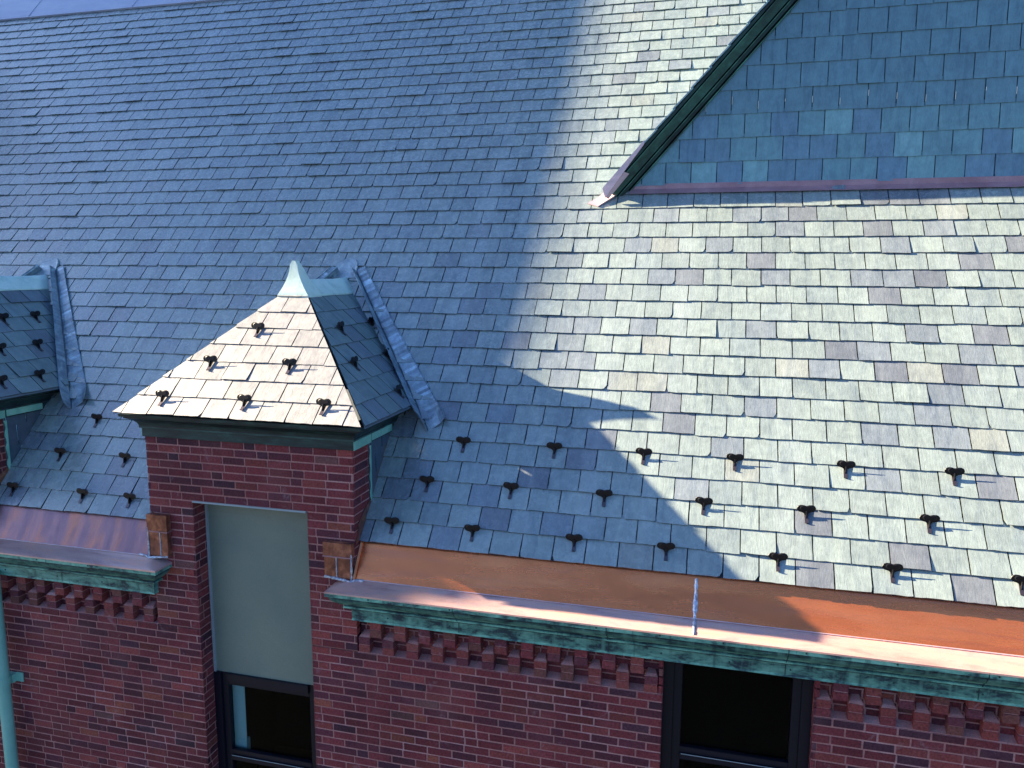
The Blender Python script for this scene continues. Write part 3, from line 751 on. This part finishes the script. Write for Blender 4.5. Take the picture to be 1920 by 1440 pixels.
# lavender copper flashing at the foot of the rake, lying on the main slope
mb = MB()
def onroof(x, z, h=.03): y = .088+(z-10)/TAN; return Vector((x, y, z))+ROOF.N*h
o = [(-1.315, 12.87), (-1.20, 12.835), (-1.04, 12.94), (-.70, 13.30), (-.56, 13.53), (-.66, 13.48), (-.93, 13.23), (-1.22, 12.925)]
mb.prism([onroof(x, z, .024) for x, z in o], [onroof(x, z, .034) for x, z in o])
o = [(-1.2, 12.84), (-1.05, 12.93), (-.68, 13.31), (-.74, 13.36)]
mb.prism([onroof(x, z, .03) for x, z in o], [onroof(x, z, .05) if i else onroof(x, z, .034) for i, (x, z) in enumerate(o)])
mb.build('valley_end_flashing', M['copper_pale'], gable)
mb = MB(); o = [(-.21, .120), (.10, .150), (.42, .178), (.46, .206), (-.16, .206)]
mb.prism([rk(u, n_, GY-.176) for u, n_ in o], [rk(u, n_, GY-.182) for u, n_ in o])
mb.prism([rk(-.20, .09, GY-.150), rk(.12, .10, GY-.150), rk(.10, .150, GY-.165), rk(-.2, .122, GY-.165)], [rk(-.20, .09, GY-.158), rk(.12, .10, GY-.158), rk(.10, .150, GY-.176), rk(-.2, .122, GY-.176)])
mb.build('rake_end_cap', M['copper_pale'], gable)

# ------------------------------------------------------------ snow guards
def guard_meshes():
    mb = MB()
    h = [(.012, .0), (.014, .012), (.028, .022), (.052, .028), (.065, .040), (.068, .055), (.060, .070), (.043, .078), (.020, .077), (0, .070)]
    o = h + [(-x, z) for x, z in h[-2::-1]]
    def tilt(x, y, z): return (x, y*.7+z*.70, z*.71+.002)          # the plate stands plumb, so it leans up the slope
    mb.prism([tilt(x, .004, z) for x, z in o], [tilt(x, -.004, z) for x, z in o])
    o2 = [(x*.72, .02+z*.72) for x, z in o[2:-2]]
    mb.prism([tilt(x, -.003, z) for x, z in o2], [tilt(x*.86, -.010, .012+z*.84) for x, z in o2])
    # hooked gusset below the plate
    g_ = [(-.030, .003), (-.002, .003), (.022, .032), (.010, .036), (-.006, .026), (-.018, .018)]
    mb.prism([(.0045, y, z) for y, z in g_], [(-.0045, y, z) for y, z in g_])
    a = mb.build('snow_guard', M['iron'], None, bevel=.001)
    mb = MB(); mb.box(-.0135, .0135, -.062, .06, .0, .004); mb.box(-.0135, .0135, -.066, -.062, .0, .010)
    b = mb.build('strap', M['strap'], a)
    return a, b
G0, S0 = guard_meshes(); used = False
GG = 'black snow guards on the slate roofs'
def put_guard(fr, a, b, h, label):
    global used
    if not used: o, s = G0, S0; used = True
    else:
        o = G0.copy(); col.objects.link(o); s = S0.copy(); col.objects.link(s); s.parent = o
    rr = random.Random(int(a*1000)+int(b*77)); t = R(rr.uniform(-3, 3))
    A_ = fr.A*math.cos(t)+fr.B*math.sin(t); B_ = fr.B*math.cos(t)-fr.A*math.sin(t); n = fr.N; p = fr.p(a, b, h)
    o.matrix_world = Matrix(((A_.x, B_.x, n.x, p.x), (A_.y, B_.y, n.y, p.y), (A_.z, B_.z, n.z, p.z), (0, 0, 0, 1)))
    tag(o, label, 'snow guard', GG)
ordn = ['first', 'second', 'third', 'fourth', 'fifth', 'sixth', 'seventh']
rowsR = {5: [-2.048, -1.25, -.512, .20, 1.012, 1.757], 3: [-2.287, -1.557, -.79, -.023, .721, 1.552], 1: [-2.501, -1.807, -.981, -.281, .518, 1.28, 2.08]}
nmr = {5: 'top row', 3: 'middle row', 1: 'lowest row'}
for k, xs in rowsR.items():
    for i, x in enumerate(xs):
        ex = ''
        put_guard(ROOF, x, k*EXP-.045, .019, f'{ordn[i]} snow guard from the left, {nmr[k]} on the roof right of the sunlit dormer')
rowsL = {5: [-5.835], 3: [-6.05, -5.312], 1: [-6.374, -5.579, -5.062]}
ll = {(5, 0): 'lone highest black snow guard on the shaded slates between the two dormers', (3, 0): 'dim snow guard on the middle row, close beside the left dormer cheek',
      (3, 1): 'snow guard on the middle row between the dormers, nearest the brick dormer', (1, 0): 'lowest-row snow guard in the dark corner by the left dormer cheek',
      (1, 1): 'middle one of the three snow guards above the stained gutter', (1, 2): 'lowest-row snow guard touching the left side of the brick dormer'}
for k, xs in rowsL.items():
    for i, x in enumerate(xs): put_guard(ROOF, x, k*EXP-.045, .019, ll[(k, i)])
lf_ = {(5, 0): 'topmost snow guard on the sunlit dormer front slope', (3, 0): 'left snow guard of the middle pair on the sunlit dormer slope', (3, 1): 'right snow guard of the middle pair on the sunlit dormer slope',
       (1, 0): 'left snow guard of the bottom three on the sunlit dormer slope', (1, 1): 'centre snow guard of the bottom three on the sunlit dormer slope', (1, 2): 'right snow guard of the bottom three on the sunlit dormer slope'}
FS = Frame((-3.7325, YE, ZE), (1, 0, 0), (0, 1.165, RISE))
for k, xs in {5: [-.16], 3: [-.45, .31], 1: [-.72, .06, .77]}.items():
    for i, a in enumerate(xs): put_guard(FS, a, k*.198-.045, .017, lf_[(k, i)])
hn = {5: 'upper', 3: 'middle', 1: 'lower'}
for d in DX:
    f = Frame((-3.7325+HW+d, YE, ZE), (0, 1, 0), (-HW, 0, RISE))
    which = 'sunlit dormer' if d == 0 else 'leftmost dormer'
    pos = {5: [1.015, 1.66], 3: [.69, 1.37], 1: [.97]} if d == 0 else {5: [1.03, 1.42], 3: [.71, 1.145], 1: [.43, .865]}
    for k, ys in pos.items():
        for i, y in enumerate(ys):
            side = ('front-side' if i == 0 else 'valley-side') if len(ys) > 1 else 'single'
            put_guard(f, y, k*.197-.045, .015, f'{side} snow guard, {hn[k]} row, on the shaded side slope of the {which}')

# ------------------------------------------------------------ downspout
mb = MB(); n = 20
def ring(x, y, z, r_): return [(x+r_*math.cos(2*math.pi*i/n), y+r_*math.sin(2*math.pi*i/n), z) for i in range(n)]
px, py = -6.40, -.105
zs = [.1, 8.30, 8.305, 8.36, 8.365, 9.30, 9.42]; rs = [.055, .055, .059, .059, .055, .055, .055]
mb.grid([ring(px-.0*0, py, z, q) for z, q in zip(zs, rs)], close=True)
ds = mb.build('downspout', M['pipe'], None, smooth=True)
tag(ds, 'pale green round downspout on the brick wall at the lower left edge', 'downspout')
mb = MB(); mb.grid([ring(px, py, 8.29, .062), ring(px, py, 8.37, .062)], close=True)
mb.box(px+.055, px+.13, -.012, -.003, 8.285, 8.375); mb.box(px-.13, px-.055, -.012, -.003, 8.285, 8.375); mb.box(px-.06, px+.06, -.06, -.003, 8.29, 8.37)
mb.build('bracket', M['pipe'], ds)

# ------------------------------------------------------------ unseen brick block added far left, profile shaped to cast the roof shadow
WX = -21.2
mb = MB()
prof = [(-5.0, 0), (-5.0, 16.97), (-.42, 17.16), (-.42, 17.38), (.76, 17.38), (.76, 18.80), (6.3, 25.24), (11.5, 19.2), (11.5, 0)]
b = [(WX-12, y, z) for y, z in prof]; t = [(WX, y, z) for y, z in prof]
mb.prism(b, t)
wg = mb.build('shadow_caster_wing', M['plain_brick'], None)
tag(wg, 'unseen brick block added far to the left to cast the long roof shadow', 'building')
